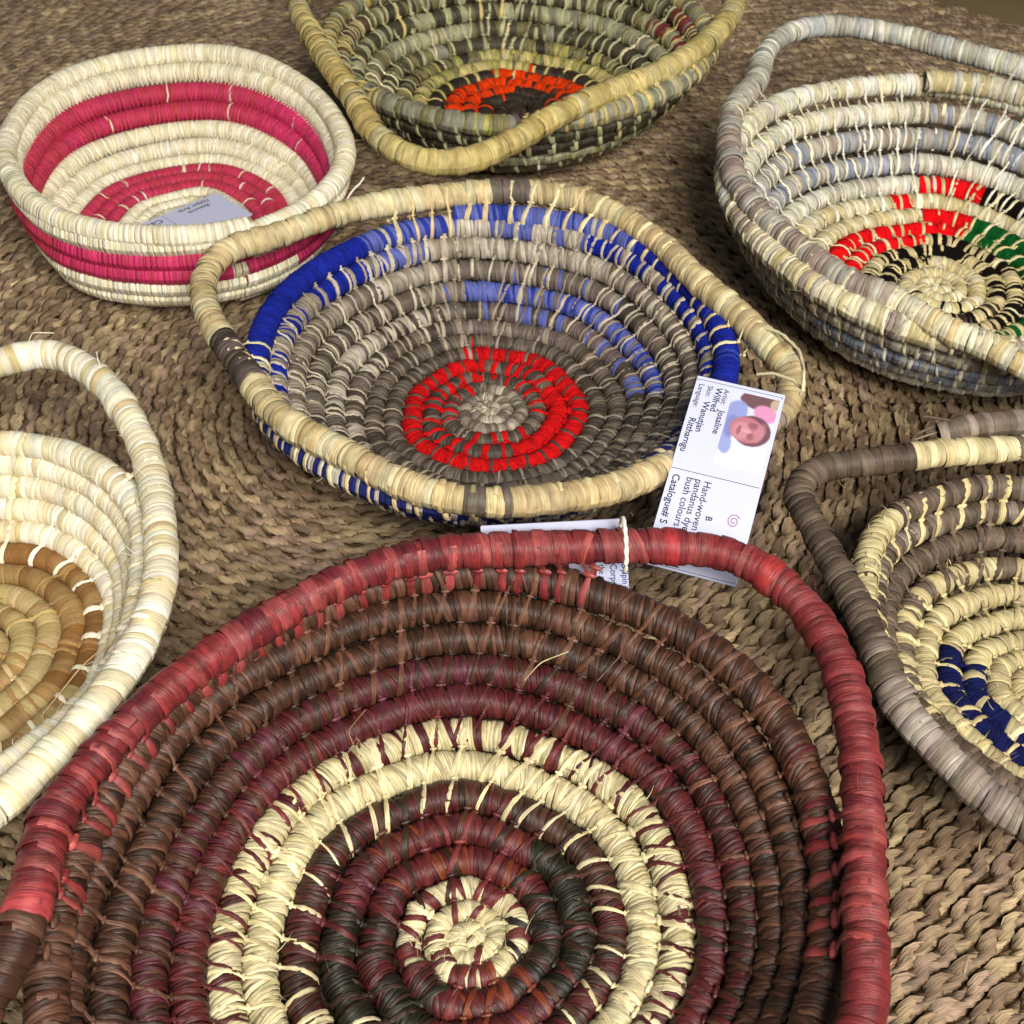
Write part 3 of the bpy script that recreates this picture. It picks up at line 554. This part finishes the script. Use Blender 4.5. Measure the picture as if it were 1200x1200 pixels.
# ---- 5: pale grey basket with red, green and black wool
q1, q2, q3, q4, q5 = lin('#c9c5b2'), lin('#b2aca0'), lin('#8f96a6'), lin('#9a8a80'), lin('#ddd4b4')
q6, q7 = lin('#c7b88a'), lin('#e2dfd2')
wred, wgr, wbk = lin('#e00c14', 1), lin('#08521f', 1), lin('#100c09', 1)
seg_rg = [(0, 360, [(wred, 1)]), (300, 62, [(wgr, 1)]), (200, 300, [(wgr, 5), (q6, 2)])]
rows5 = [
 row(.004, .0120, .0055, A((q6, 2), (q5, 2)), w=0.0026, core='#8a7a50'),
 row(.0135, .012, .0056, A((q6, 2), (q5, 2)), w=0.0026, gap=.009, core='#8a7a50'),
 row(.0265, .012, .0066, A((q6, 3), (q5, 2)), w=0.0028, gap=.010),
 row(0.0405, 0.0120, 0.0072, [(0, 360, [(wbk, 4), (q6, 2)]), (225, 330, [(brown2, 2), (q6, 2)])], w=0.0029, gap=.011, run=1.8, st=A((q6, 3), (wbk, 1)), sw=.003, dy=0.002),
 row(0.0540, 0.0120, 0.0074, [(0, 360, [(wbk, 5), (q6, 2)]), (225, 300, [(brown2, 2), (q6, 2)])], w=0.0029, gap=.0115, run=1.6, st=A((q6, 3), (wbk, 2)), sw=.003, dy=0.003),
 row(0.0685, 0.0122, 0.0076, seg_rg, w=0.0029, gap=.013, st=A((q6, 3), (q5, 2)), sw=.003, dy=0.004),
 row(0.0845, 0.0130, 0.0080, seg_rg, w=0.0029, gap=.013, st=A((q6, 3), (q5, 1)), dy=0.005, sw=.0026, bw=False),
 row(0.1005, 0.0160, 0.0080, A((q6, 4), (q5, 2)), w=0.0030, gap=.0145, st=A((q6, 3), (q5, 1)), dy=0.006, sw=.0026, bw=False),
 row(0.1175, 0.0190, 0.0084, [(0, 360, [(q6, 2), (q1, 2), (q5, 2)]), (62, 95, [(wred, 9), (q6, 1)]), (40, 62, [(wbk, 5), (q6, 2)]), (300, 40, [(wgr, 4), (q6, 3)])], w=0.0030, gap=.0145, st=A((q5, 3), (q6, 2)), sw=.003, dy=0.007),
 row(0.1300, 0.0285, 0.0086, [(0, 360, [(q1, 4), (q7, 2), (q2, 2)])], w=0.0030, gap=.015, run=1.5, st=A((q7, 3), (q5, 2)), dy=0.010, sw=.0026, bw=False),
 row(0.1410, 0.0415, 0.0088, [(0, 360, [(q3, 4), (q2, 3), (q4, 1)])], w=0.0030, gap=.015, st=A((q7, 2), (q1, 2)), dy=0.016),
 row(0.1510, 0.0560, 0.0088, [(0, 360, [(q4, 2), (q2, 4), (q3, 2)]), (190, 300, [(q3, 6), (q2, 2)])], w=0.0030, gap=.015, st=A((q7, 3), (q5, 1)), dy=0.022),
 row(0.1600, 0.0715, 0.0090, [(0, 360, [(q7, 3), (q1, 3), (q5, 2)]), (180, 300, [(q1, 2), (q4, 3), (q5, 2)])], w=0.0031, gap=.015, st=A((q7, 3), (q5, 1)), dy=0.029),
 row(0.1695, 0.0870, 0.0090, [(0, 360, [(q7, 3), (q5, 4)]), (50, 84, [(q6, 3), (q1, 3)]), (180, 300, [(q5, 3), (q6, 2), (q4, 2)])], w=0.0032, gap=.0155, run=1.4, st=A((q7, 2), (q5, 2)), dy=0.039),
 row(.1780, .0920, .0090, [(0, 360, [(q4, 4), (q2, 3)]), (30, 120, [(lin('#bcbdb8'), 4), (q1, 3), (q7, 1), (q2, 2)]), (120, 146, [(q2, 3), (q1, 2)]), (237, 290, [(q5, 4), (tan, 3), (q1, 1)])], w=0.0034, gap=.0155, tilt=.16, sw=.0032, run=1.3, cover=140,
     bands=[(132, .009, '#b3a898'), (237, .011, '#a89a8c'), (157, .009, '#a8988c'), (172, .009, '#a8988c')], st=A((q2, 2), (q5, 2))),
]
rim5 = [(0.147, 0.145, 0.097), (0.093, 0.187, 0.1), (0.047, 0.222, 0.1), (0.003, 0.253, 0.1), (-0.048, 0.27, 0.1), (-0.088, 0.253, 0.1), (-0.111, 0.22, 0.098), (-0.124, 0.175, 0.095), (-0.15, 0.123, 0.095), (-0.162, 0.026, .094), (-0.151, -0.027, .094), (-0.133, -0.065, .094), (-0.107, -0.109, .094), (-0.079, -0.133, .094), (-0.064, -0.152, .094), (-0.050, -0.167, .094), (-0.032, -0.181, .094), (-0.017, -0.199, .094), (0.032, -0.215, 0.09), (0.082, -0.215, 0.09), (0.122, -0.165, 0.092), (0.152, -0.11, 0.095), (0.182, -0.03, 0.095), (0.187, 0.04, 0.095), (0.175, 0.1, 0.096)]
build_basket('coiled_basket', 'pale grey coiled basket with red, green and black wool rings at the right edge', (.323, .788), rows5, m_leaf, 55, rim=rim5, start=math.radians(84), tilt=.22, slant=.06, gap=.0145, sw=.0023, ecc=.03, ecc_at=100, seam=0, messy=.85)

# ---- 6: cream basket with brown middle
w1, w2, w3, bt, bt2, ol6 = lin('#e4dbc0'), lin('#d9cca8'), lin('#e9e3cf'), lin('#8a6134'), lin('#98784b'), lin('#ad9868')
WC = A((w1, 8), (w3, 6), (w2, 3), (lin('#cdb98a'), .5))
rows6 = [
 row(.004, .012, .0065, A((bt2, 2), (ol6, 2)), w=.006), row(.017, .012, .0072, A((bt2, 3), (ol6, 1)), w=.006, gap=.03), row(.0315, .012, .0074, A((ol6, 4), (bt2, 2)), w=.0062, gap=.035),
 row(.0455, .0122, .0074, A((ol6, 4), (lin('#bba67a'), 3)), w=.0066, gap=.038), row(.0600, .0126, .0076, [(0, 360, [(bt2, 4), (bt, 2)]), (250, 330, [(bt2, 3), (ol6, 3), (w2, 1)])], w=.0066, gap=.035, st=A((bt2, 1))),
 row(.0745, .0140, .0076, [(0, 360, [(bt, 5), (bt2, 2)]), (270, 340, [(ol6, 3), (bt2, 2)])], w=.0072, gap=.045, st=A((bt2, 1))),
 row(.0870, .0190, .0076, WC, w=.0050, gap=.021, sw=.0034, st=A((w3, 1))),
 row(.0965, .0290, .0076, WC, w=.0046, gap=.035), row(.1045, .0400, .0078, WC, w=.0044, gap=.035), row(.1110, .0515, .0078, WC, w=.0044, gap=.035), row(.1170, .0645, .0082, WC, w=.0042, gap=.03),
 row(.1250, .0800, .0090, WC, w=.0042, gap=.022, tilt=.12, sw=.004, cover=130, bands=[(62, .009, '#f0e8cc')]),
]
rim6 = [(.077, -.135, .08), (.09, -.115, .08), (.106, -.087, .08), (.119, -.047, .08), (.122, -.008, .08), (.114, .035, .08), (.099, .082, .08), (.078, .125, .082), (.05, .161, .085), (.016, .182, .085), (-.018, .169, .085),
        (-.055, .145, .082), (-.09, .105, .08), (-.118, .05, .08), (-.127, 0, .08), (-.124, -.045, .08), (-.11, -.09, .08), (-.085, -.13, .08), (-.05, -.17, .082), (-.005, -.19, .084), (.04, -.172, .083)]
build_basket('coiled_basket', 'cream coiled basket with plain brown centre coils at the left edge', (-.302, .43), rows6, m_pale, 66, rim=rim6, ecc=.075, ecc_at=105, start=math.radians(200), tilt=.14, slant=.2, messy=.55, gap=.03, sw=.003, core='#6d5f3e', loose=[
  ([(.005, .187, .092), (.008, .188, .097), (.022, .186, .098)], .0004, '#efe6c8'), ([(.056, .158, .093), (.0555, .159, .100), (.056, .159, .104)], .0004, '#efe6c8'), 
  ([(.055, -.045, .02), (.075, -.02, .034), (.088, -.005, .036)], .0003, '#d8b888'), ([(.06, -.05, .022), (.082, -.03, .034), (.09, -.02, .034)], .0003, '#d8b888')])

# ---- 7: brown and straw basket with navy wool
b1, b2, b3, s1, s2, nv = lin('#6a5b4e'), lin('#52453a'), lin('#8b7e74'), lin('#c6b88c'), lin('#b3a47c'), lin('#121848', 1)
rows7 = [
 row(.004, .012, .0055, A((s1, 2), (s2, 1)), w=0.0031), row(.0135, .012, .0062, A((s1, 2), (s2, 1), (nv, .4)), w=0.0031, gap=.010), row(.0260, .012, .0066, A((s1, 3), (s2, 2)), w=0.0032, gap=.012),
 row(.0388, .012, .0068, [(0, 360, [(s1, 3), (s2, 2)]), (155, 280, [(nv, 6), (s2, 3)])], w=0.0032, gap=.012, run=2, st=A((s1, 3), (s2, 1)), sw=.0030, bw=False),
 row(.0515, .0122, .0068, [(0, 360, [(s1, 3), (cream2, 2)]), (148, 285, [(nv, 14), (s1, 1)])], w=0.0032, gap=.0125, run=1.5, st=[(0, 360, [(s1, 1)]), (150, 280, [(nv, 2), (s1, 1), (cream, 1)])], dy=0.006, sw=.0030, bw=False),
 row(.0645, .0135, .0070, A((s1, 3), (s2, 4)), w=0.0034, gap=.013, dy=0.010, sw=.0030, bw=False),
 row(.0770, .0175, .0072, A((s1, 5), (b1, 3)), w=0.0034, gap=.0135, alt=(3, 2, .6), st=A((s1, 3), (s2, 1)), sw=.0038, dy=0.016),
 row(.0880, .0260, .0074, A((b1, 4), (b2, 3)), w=0.0034, gap=.014, dy=.021),
 row(.0965, .0380, .0074, A((b1, 4), (b2, 3), (b3, 1)), w=0.0034, gap=.014, dy=0.022),
 row(.1035, .0510, .0078, [(0, 360, [(b1, 4), (b2, 2), (b3, 1)]), (124, 163, [(s1, 3), (s2, 1)])], w=0.0037, gap=.0145, st=[(0, 360, [(b1, 1), (s1, 1)]), (80, 175, [(s1, 3), (cream2, 2)])], sw=.0036, dy=0.021),
 row(.1110, .0700, .0083, [(0, 360, [(b3, 3), (b1, 3)]), (95, 116, [(s1, 2), (cream, 3)]), (40, 95, [(cream, 3), (b1, 4), (s1, 1)]), (116, 190, [(b1, 4), (b2, 2)]), (212, 236, [(lin('#a89c92'), 2), (b3, 3)])], w=0.0039, gap=.0165, tilt=.18, sw=.0042, run=1.4, cover=185, st=[(0, 360, [(b1, 2), (s1, 2)]), (40, 118, [(cream, 3), (s1, 1)])]),
]
rim7 = [(.05, .118, .075), (.011, .126, .075), (-.016, .124, .075), (-.04, .122, .075), (-.056, .119, .075), (-.084, .116, .073), (-.111, .113, .07), (-.126, .094, .07), (-.122, .066, .07), (-.117, .037, .072), (-.111, .005, .074), (-.108, -.022, .075),
        (-.103, -.058, .075), (-.089, -.087, .075), (-.074, -.11, .075), (-.055, -.126, .075), (-.015, -.137, .075), (.03, -.135, .075), (.08, -.125, .072), (.115, -.105, .07), (.13, -.07, .07), (.125, -.03, .072), (.118, .02, .075), (.105, .07, .075), (.08, .1, .075)]
build_basket('coiled_basket', 'brown and straw coiled basket with navy blue wool stitches at the right edge', (.287, .41), rows7, m_leaf, 77, rim=rim7, start=math.radians(60), ecc=.04, ecc_at=100, tilt=.22, slant=.2, gap=.014, sw=.0032, core='#6a5a3c',
             extra_coils=[dict(pts=[(-.040, .133, .080), (-.02, .134, .086), (.02, .136, .088), (.06, .128, .088), (.10, .096, .086)], rho=.0072, pal=A((b1, 3), (b3, 2), (g2, 2)), w=.0042, core='#4a3c2c')],
             loose=[([(-.036, .137, .085), (-.044, .136, .082), (-.052, .134, .079)], .0009, '#6a5a4c'), ([(-.034, .135, .088), (-.043, .138, .088), (-.050, .139, .088)], .0010, '#5c4a3c'), ([(-.034, .134, .083), (-.046, .132, .080), (-.054, .130, .078)], .0006, '#8d7f70')])

# ------------------------------------------------------------------ laminated cards and their strings
m_paper = flat_mat('printed_card', lin('#cfd3ea'), .6, .4)
m_ink = flat_mat('black_ink', lin('#23242e'), .7, .3)
m_string = fibre_mat('cotton_string', rough=.8, spec=.2, streak=.25, bump=.6, blotch=.1)
def inkm(n, h): return flat_mat(n, lin(h), .65, .3)
m_film, N, L, B = nodes('laminate_film')
out = N['Material Output']; N.remove(B)
tr = N.new('ShaderNodeBsdfTransparent'); tr.inputs[0].default_value = (.92, .92, .95, 1); gl = N.new('ShaderNodeBsdfGlossy'); gl.inputs['Roughness'].default_value = .09
fr = N.new('ShaderNodeFresnel'); fr.inputs[0].default_value = 1.5; mx = N.new('ShaderNodeMixShader')
gm = N.new('ShaderNodeNewGeometry'); iv = N.new('ShaderNodeMath'); iv.operation = 'SUBTRACT'; iv.inputs[0].default_value = 1; L.new(gm.outputs['Backfacing'], iv.inputs[1])
mm = N.new('ShaderNodeMath'); mm.operation = 'MULTIPLY'; L.new(fr.outputs[0], mm.inputs[0]); L.new(iv.outputs[0], mm.inputs[1]); L.new(mm.outputs[0], mx.inputs[0]); L.new(tr.outputs[0], mx.inputs[1]); L.new(gl.outputs[0], mx.inputs[2]); L.new(mx.outputs[0], out.inputs[0])

class Card:
    def __init__(self, name, label, tl, u, v, w, h, margin=.0042, bend=0):
        self.v = unit(np.array(v, float)); u = np.array(u, float); u = u-self.v*(u @ self.v); self.u = unit(u); self.n = np.cross(self.v, self.u)   # u across, v down the card, n towards the reader
        self.tl = np.array(tl, float); self.w, self.h, self.bend = w, h, bend
        self.root = empty(name, tuple(self.tl), label, 'card', 'laminated cards with the baskets')
        m = margin
        self.slab('paper', m, m, w-m, h-m, -.0003, .0003, m_paper, r=.0008)
        self.slab('laminate', 0, 0, w, h, -.0006, .0007, m_film, r=.004)
    def p(self, a, b, c=0):
        return self.tl+self.u*a+self.v*b+self.n*(c+self.bow(b))
    def bow(self, b): return self.bend*4*(b/self.h)*(1-b/self.h)
    def poly(self, name, pts, lift, mat, th=.00006):
        n = len(pts); V = [self.p(a, b, lift) for a, b in pts]+[self.p(a, b, lift-th) for a, b in pts]
        F = [tuple(range(n))[::-1], tuple(range(n, 2*n))]+[(i, (i+1) % n, n+(i+1) % n, n+i) for i in range(n)]
        return mesh_obj(name, V, F, mat, self.root, base=self.tl, smooth=False)
    def slab(self, name, a0, b0, a1, b1, z0, z1, mat, r):
        st = [b0+r*(1-math.cos(i*PI/10)) for i in range(6)]; st += list(np.linspace(b0+r, b1-r, 14))[1:-1] + [b0+b1-x for x in st][::-1]
        V = []; n = len(st)
        for z in (z1, z0):
            for b in st:
                d = min(b-b0, b1-b); ins = r-math.sqrt(max(0, r*r-(r-d)**2)) if d < r else 0
                V += [self.p(a0+ins, b, z), self.p(a1-ins, b, z)]
        F = []; m = 2*n
        for i in range(n-1):
            q = 2*i; F += [(q, q+2, q+3, q+1)[::-1], (m+q, m+q+2, m+q+3, m+q+1), (q, q+2, m+q+2, m+q), (q+1, m+q+1, m+q+3, q+3)]
        F += [(0, m, m+1, 1), (m-2, m-1, 2*m-1, 2*m-2)]
        F = [f[::-1] for f in F]
        return mesh_obj(name, V, F, mat, self.root, base=self.tl, smooth=False)
    def line(self, a0, b0, a1, b1, t=.0003, mat=None):
        d = unit(np.array([a1-a0, b1-b0])); q = np.array([-d[1], d[0]])*t/2
        self.poly('printed_line', [(a0+q[0], b0+q[1]), (a1+q[0], b1+q[1]), (a1-q[0], b1-q[1]), (a0-q[0], b0-q[1])], .0004, mat or m_ink)
    def text(self, s, a, b, size, bold=False, flip=False, mat=None):
        """lettering that reads down the card (or up it when flipped)"""
        c = bpy.data.curves.new('lettering', 'FONT'); c.body = s; c.size = size; c.offset = size*(.012 if bold else .004); c.resolution_u = 3
        o = bpy.data.objects.new('lettering', c); COL.objects.link(o); bpy.context.view_layer.update()
        me = bpy.data.meshes.new_from_object(o.evaluated_get(bpy.context.evaluated_depsgraph_get())); bpy.data.objects.remove(o)
        X, Y = (self.v, self.u) if not flip else (-self.v, -self.u)
        n = len(me.vertices); co = np.zeros(n*3, np.float32); me.vertices.foreach_get('co', co); co = co.reshape(-1, 3)
        bb = b+co[:, 0]*(1 if not flip else -1); P = self.p(a, b, .00046)[None]+co[:, :1]*X+co[:, 1:2]*Y-self.tl+self.n*(self.bow(bb)-self.bow(b))[:, None]
        me.vertices.foreach_set('co', P.astype(np.float32).ravel()); me.update(); me.materials.clear(); me.materials.append(mat or m_ink)
        o2 = bpy.data.objects.new('lettering', me); COL.objects.link(o2); o2.parent = self.root
        return o2

# card tied to the centre basket, facing the viewer
k1 = Card('artist_card', 'upright laminated white card with a portrait photo hanging from the centre basket handle', (.106, .577, .101), (.058, -.012, 0), (-.040, -.118, -.046), .0600, .132, bend=.003)
k1.line(.0050, .0065, .0545, .0065); k1.line(.0050, .1265, .0545, .1265); k1.line(.0050, .0065, .0050, .1265); k1.line(.0545, .0065, .0545, .1265); k1.line(.0050, .068, .0545, .068, .00035)
k1.text('Artist: ', 0.0214, 0.0095, 0.0043); k1.text('Josaline', 0.0214, 0.0245, 0.0054, True); k1.text('Wilfred', 0.0166, 0.0095, 0.0055, True)
k1.text('Skin:', 0.0118, 0.0095, 0.0043); k1.text('Wanutjan', 0.0118, 0.0205, 0.0055, True); k1.text('Language:', 0.0066, 0.0095, 0.0043); k1.text('Rittharngu', 0.0066, 0.0335, 0.0055, True)
k1.text('B', .0305, .0920, .0052, True); k1.text('Hand-woven basket', 0.0246, .0715, 0.0060); k1.text('pandanus dyed in local', 0.0196, .0715, 0.0060); k1.text('bush colours', 0.0146, .0715, 0.0060); k1.text('Catalogue# S', 0.0068, .0715, 0.0058, True)
# printed portrait (plain stand-in) and small spiral emblem
pbg, pbr, psh, psk, psk2, phr, ppk = inkm('print_pale', '#dfe3f2'), inkm('print_brown', '#7a5a58'), inkm('print_blue', '#98a2d0'), inkm('print_skin', '#b97a84'), inkm('print_skin_dark', '#a0606a'), inkm('print_hair', '#7c4a56'), inkm('print_pink', '#dc9cc0')
def portrait_mat():
    """soft printed snapshot: pale ground, dark doorway, blue shirt and a face turned sideways, as blurred patches of ink"""
    m, N, L, B = nodes('print_snapshot'); B.inputs['Roughness'].default_value = .6
    at = N.new('ShaderNodeAttribute'); at.attribute_name = 'fib'
    nz = N.new('ShaderNodeTexNoise'); nz.inputs['Scale'].default_value = 260; nz.inputs['Detail'].default_value = 4; L.new(at.outputs['Vector'], nz.inputs['Vector'])
    wv = N.new('ShaderNodeVectorMath'); wv.operation = 'MULTIPLY_ADD'; wv.inputs[1].default_value = (.0010, .0010, 0); L.new(nz.outputs['Color'], wv.inputs[0]); L.new(at.outputs['Vector'], wv.inputs[2])
    cur = None
    def patch(cx, cy, ra, rb_, rot, col, soft, amt=1.0):
        nonlocal cur
        mp = N.new('ShaderNodeMapping'); mp.vector_type = 'TEXTURE'; mp.inputs['Location'].default_value = (cx+.0005, cy+.0005, 0); mp.inputs['Rotation'].default_value = (0, 0, rot); mp.inputs['Scale'].default_value = (ra, rb_, 1); L.new(wv.outputs[0], mp.inputs['Vector'])
        ln = N.new('ShaderNodeVectorMath'); ln.operation = 'LENGTH'; L.new(mp.outputs[0], ln.inputs[0])
        mr = N.new('ShaderNodeMapRange'); mr.interpolation_type = 'SMOOTHSTEP'; mr.inputs['From Min'].default_value = 1+soft*.55; mr.inputs['From Max'].default_value = 1-soft*.55; mr.inputs['To Max'].default_value = amt; L.new(ln.outputs['Value'], mr.inputs['Value'])
        mx_ = N.new('ShaderNodeMix'); mx_.data_type = 'RGBA'; L.new(mr.outputs[0], mx_.inputs['Factor'])
        if cur is None: mx_.inputs['A'].default_value = (*lin('#d2d6ea')[:3], 1)
        else: L.new(cur, mx_.inputs['A'])
        mx_.inputs['B'].default_value = (*lin(col)[:3], 1); cur = mx_.outputs['Result']
    patch(.030, .052, .010, .014, 0, '#e4e6f0', .5); patch(.050, .048, .010, .020, 0, '#dcdff0', .5); patch(.044, .0115, .0125, .0070, -.1, '#6e4d50', .14); patch(.052, .013, .003, .004, 0, '#b9a58c', .4)
    patch(.0475, .0205, .0070, .0055, .3, '#d68fb6', .3); patch(.0310, .0230, .0062, .0085, .3, '#8e98cc', .25); patch(.0290, .0440, .0040, .0080, -.2, '#959fd0', .3); patch(.0305, .0330, .0040, .0075, 0, '#7d84ba', .4)
    patch(.0425, .0335, .0108, .0104, .3, '#6e4650', .13); patch(.0395, .0335, .0100, .0084, .25, '#b4727c', .14); patch(.0365, .0345, .0050, .0060, .2, '#c98c92', .5, .8); patch(.0425, .0300, .0030, .0022, .2, '#8d525c', .5, .8)
    patch(.0428, .0375, .0026, .0020, .1, '#8d525c', .5, .8); patch(.0395, .0342, .0030, .0012, .1, '#d2a0a2', .6, .8); patch(.0352, .0345, .0012, .0034, .1, '#94505c', .5, .8); patch(.0470, .0340, .0030, .0066, .2, '#c48a90', .6, .5)
    L.new(cur, B.inputs['Base Color'])
    return m
qa = [(a, b) for b in np.linspace(.009, .060, 6) for a in (.0265, .0535)]
po = mesh_obj('portrait_print', [k1.p(a, b, .0004) for a, b in qa], [(2*i, 2*i+1, 2*i+3, 2*i+2) for i in range(5)], portrait_mat(), k1.root, fib=np.array([(a, b, 0) for a, b in qa]), base=k1.tl, smooth=False)
em = inkm('print_emblem', '#a04a78')
for i in range(15):
    t0, t1 = i*.8, (i+1)*.8; r0, r1 = .0006+.00035*t0*.75, .0006+.00035*t1*.75
    k1.line(.0455+r0*math.cos(t0), .0915+1.2*r0*math.sin(t0), .0455+r1*math.cos(t1), .0915+1.2*r1*math.sin(t1), .00045, em)

# card hanging behind the red rim
k2 = Card('artist_card', 'laminated card tucked behind the red rim and seen almost edge on', (-.021, .4560, .0965), (.083, -.002, .006), (.005, -.016, -.058), .084, .060)
k2.text('Djilpin Arts', .0765, .031, .0050, True, mat=inkm('print_blue_ink', '#3c4a86')); k2.text('Corporation', .0705, .031, .0050, True, mat=inkm('print_blue_ink', '#3c4a86')); k2.text('the makers', .0645, .031, .0046); k2.text('these fine', .0590, .031, .0046)
# card lying inside the pink bowl
k3 = Card('artist_card', 'white catalogue card lying inside the cream and pink bowl', (-.243, .914, .0240), (.052, -.053, .004), (-.087, -.085, .002), .060, .128)
k3.line(.0050, .056, .055, .056); k3.text('Catalogue # 21-14', .0090, .0600, .0088, True); k3.text('Djilpin Arts', .0075, .0150, .0060, True); k3.text('Beswick', .0145, .0190, .0060, True)

def string(name, label, pts, rad, colr, n=60):
    pts = np.array(pts, float); b = pts[0]
    o = thread(name, pts, rad, colr, m_string, None, tuple(b), n=n, ns=7, twist=1.1); o['label'] = label; o['category'] = 'string'; o['group'] = 'strings of the cards'
    return o
hx, hy, hz = -.016+.181, .643-.030, .078      # centre-basket handle near the card
string('cotton_string', 'cream twine tying the portrait card to the centre basket handle',
       [(.166, .5555, .0985), (.1665, .553, .1035), (.168, .565, .108), (.172, .583, .099), (.1735, .602, .0955), (.166, .622, .0935), (.158, .632, .090)], .0011, '#d9cda6')
string('cotton_string', 'cream twine looped across the end of the centre basket handle above the portrait card',
       [(.168, .556, .1015), (.163, .567, .1005), (.154, .577, .0975), (.146, .583, .092)], .0010, '#d9cda6')
string('cotton_string', 'white string loop tied around the red handle above the edge-on card',
       [(.0555, .447, .099), (.0555, .444, .1085), (.0555, .439, .1150), (.0557, .431, .1165), (.056, .422, .1150), (.0562, .4165, .1085), (.0562, .4165, .1000), (.0562, .421, .0945)], .0011, '#efebdd')
string('cotton_string', 'short loose white string end between the pink bowl and the centre basket',
       [(-.126, .842, .058), (-.121, .846, .064), (-.116, .851, .066), (-.114, .858, .067)], .0007, '#efebdd', 20)
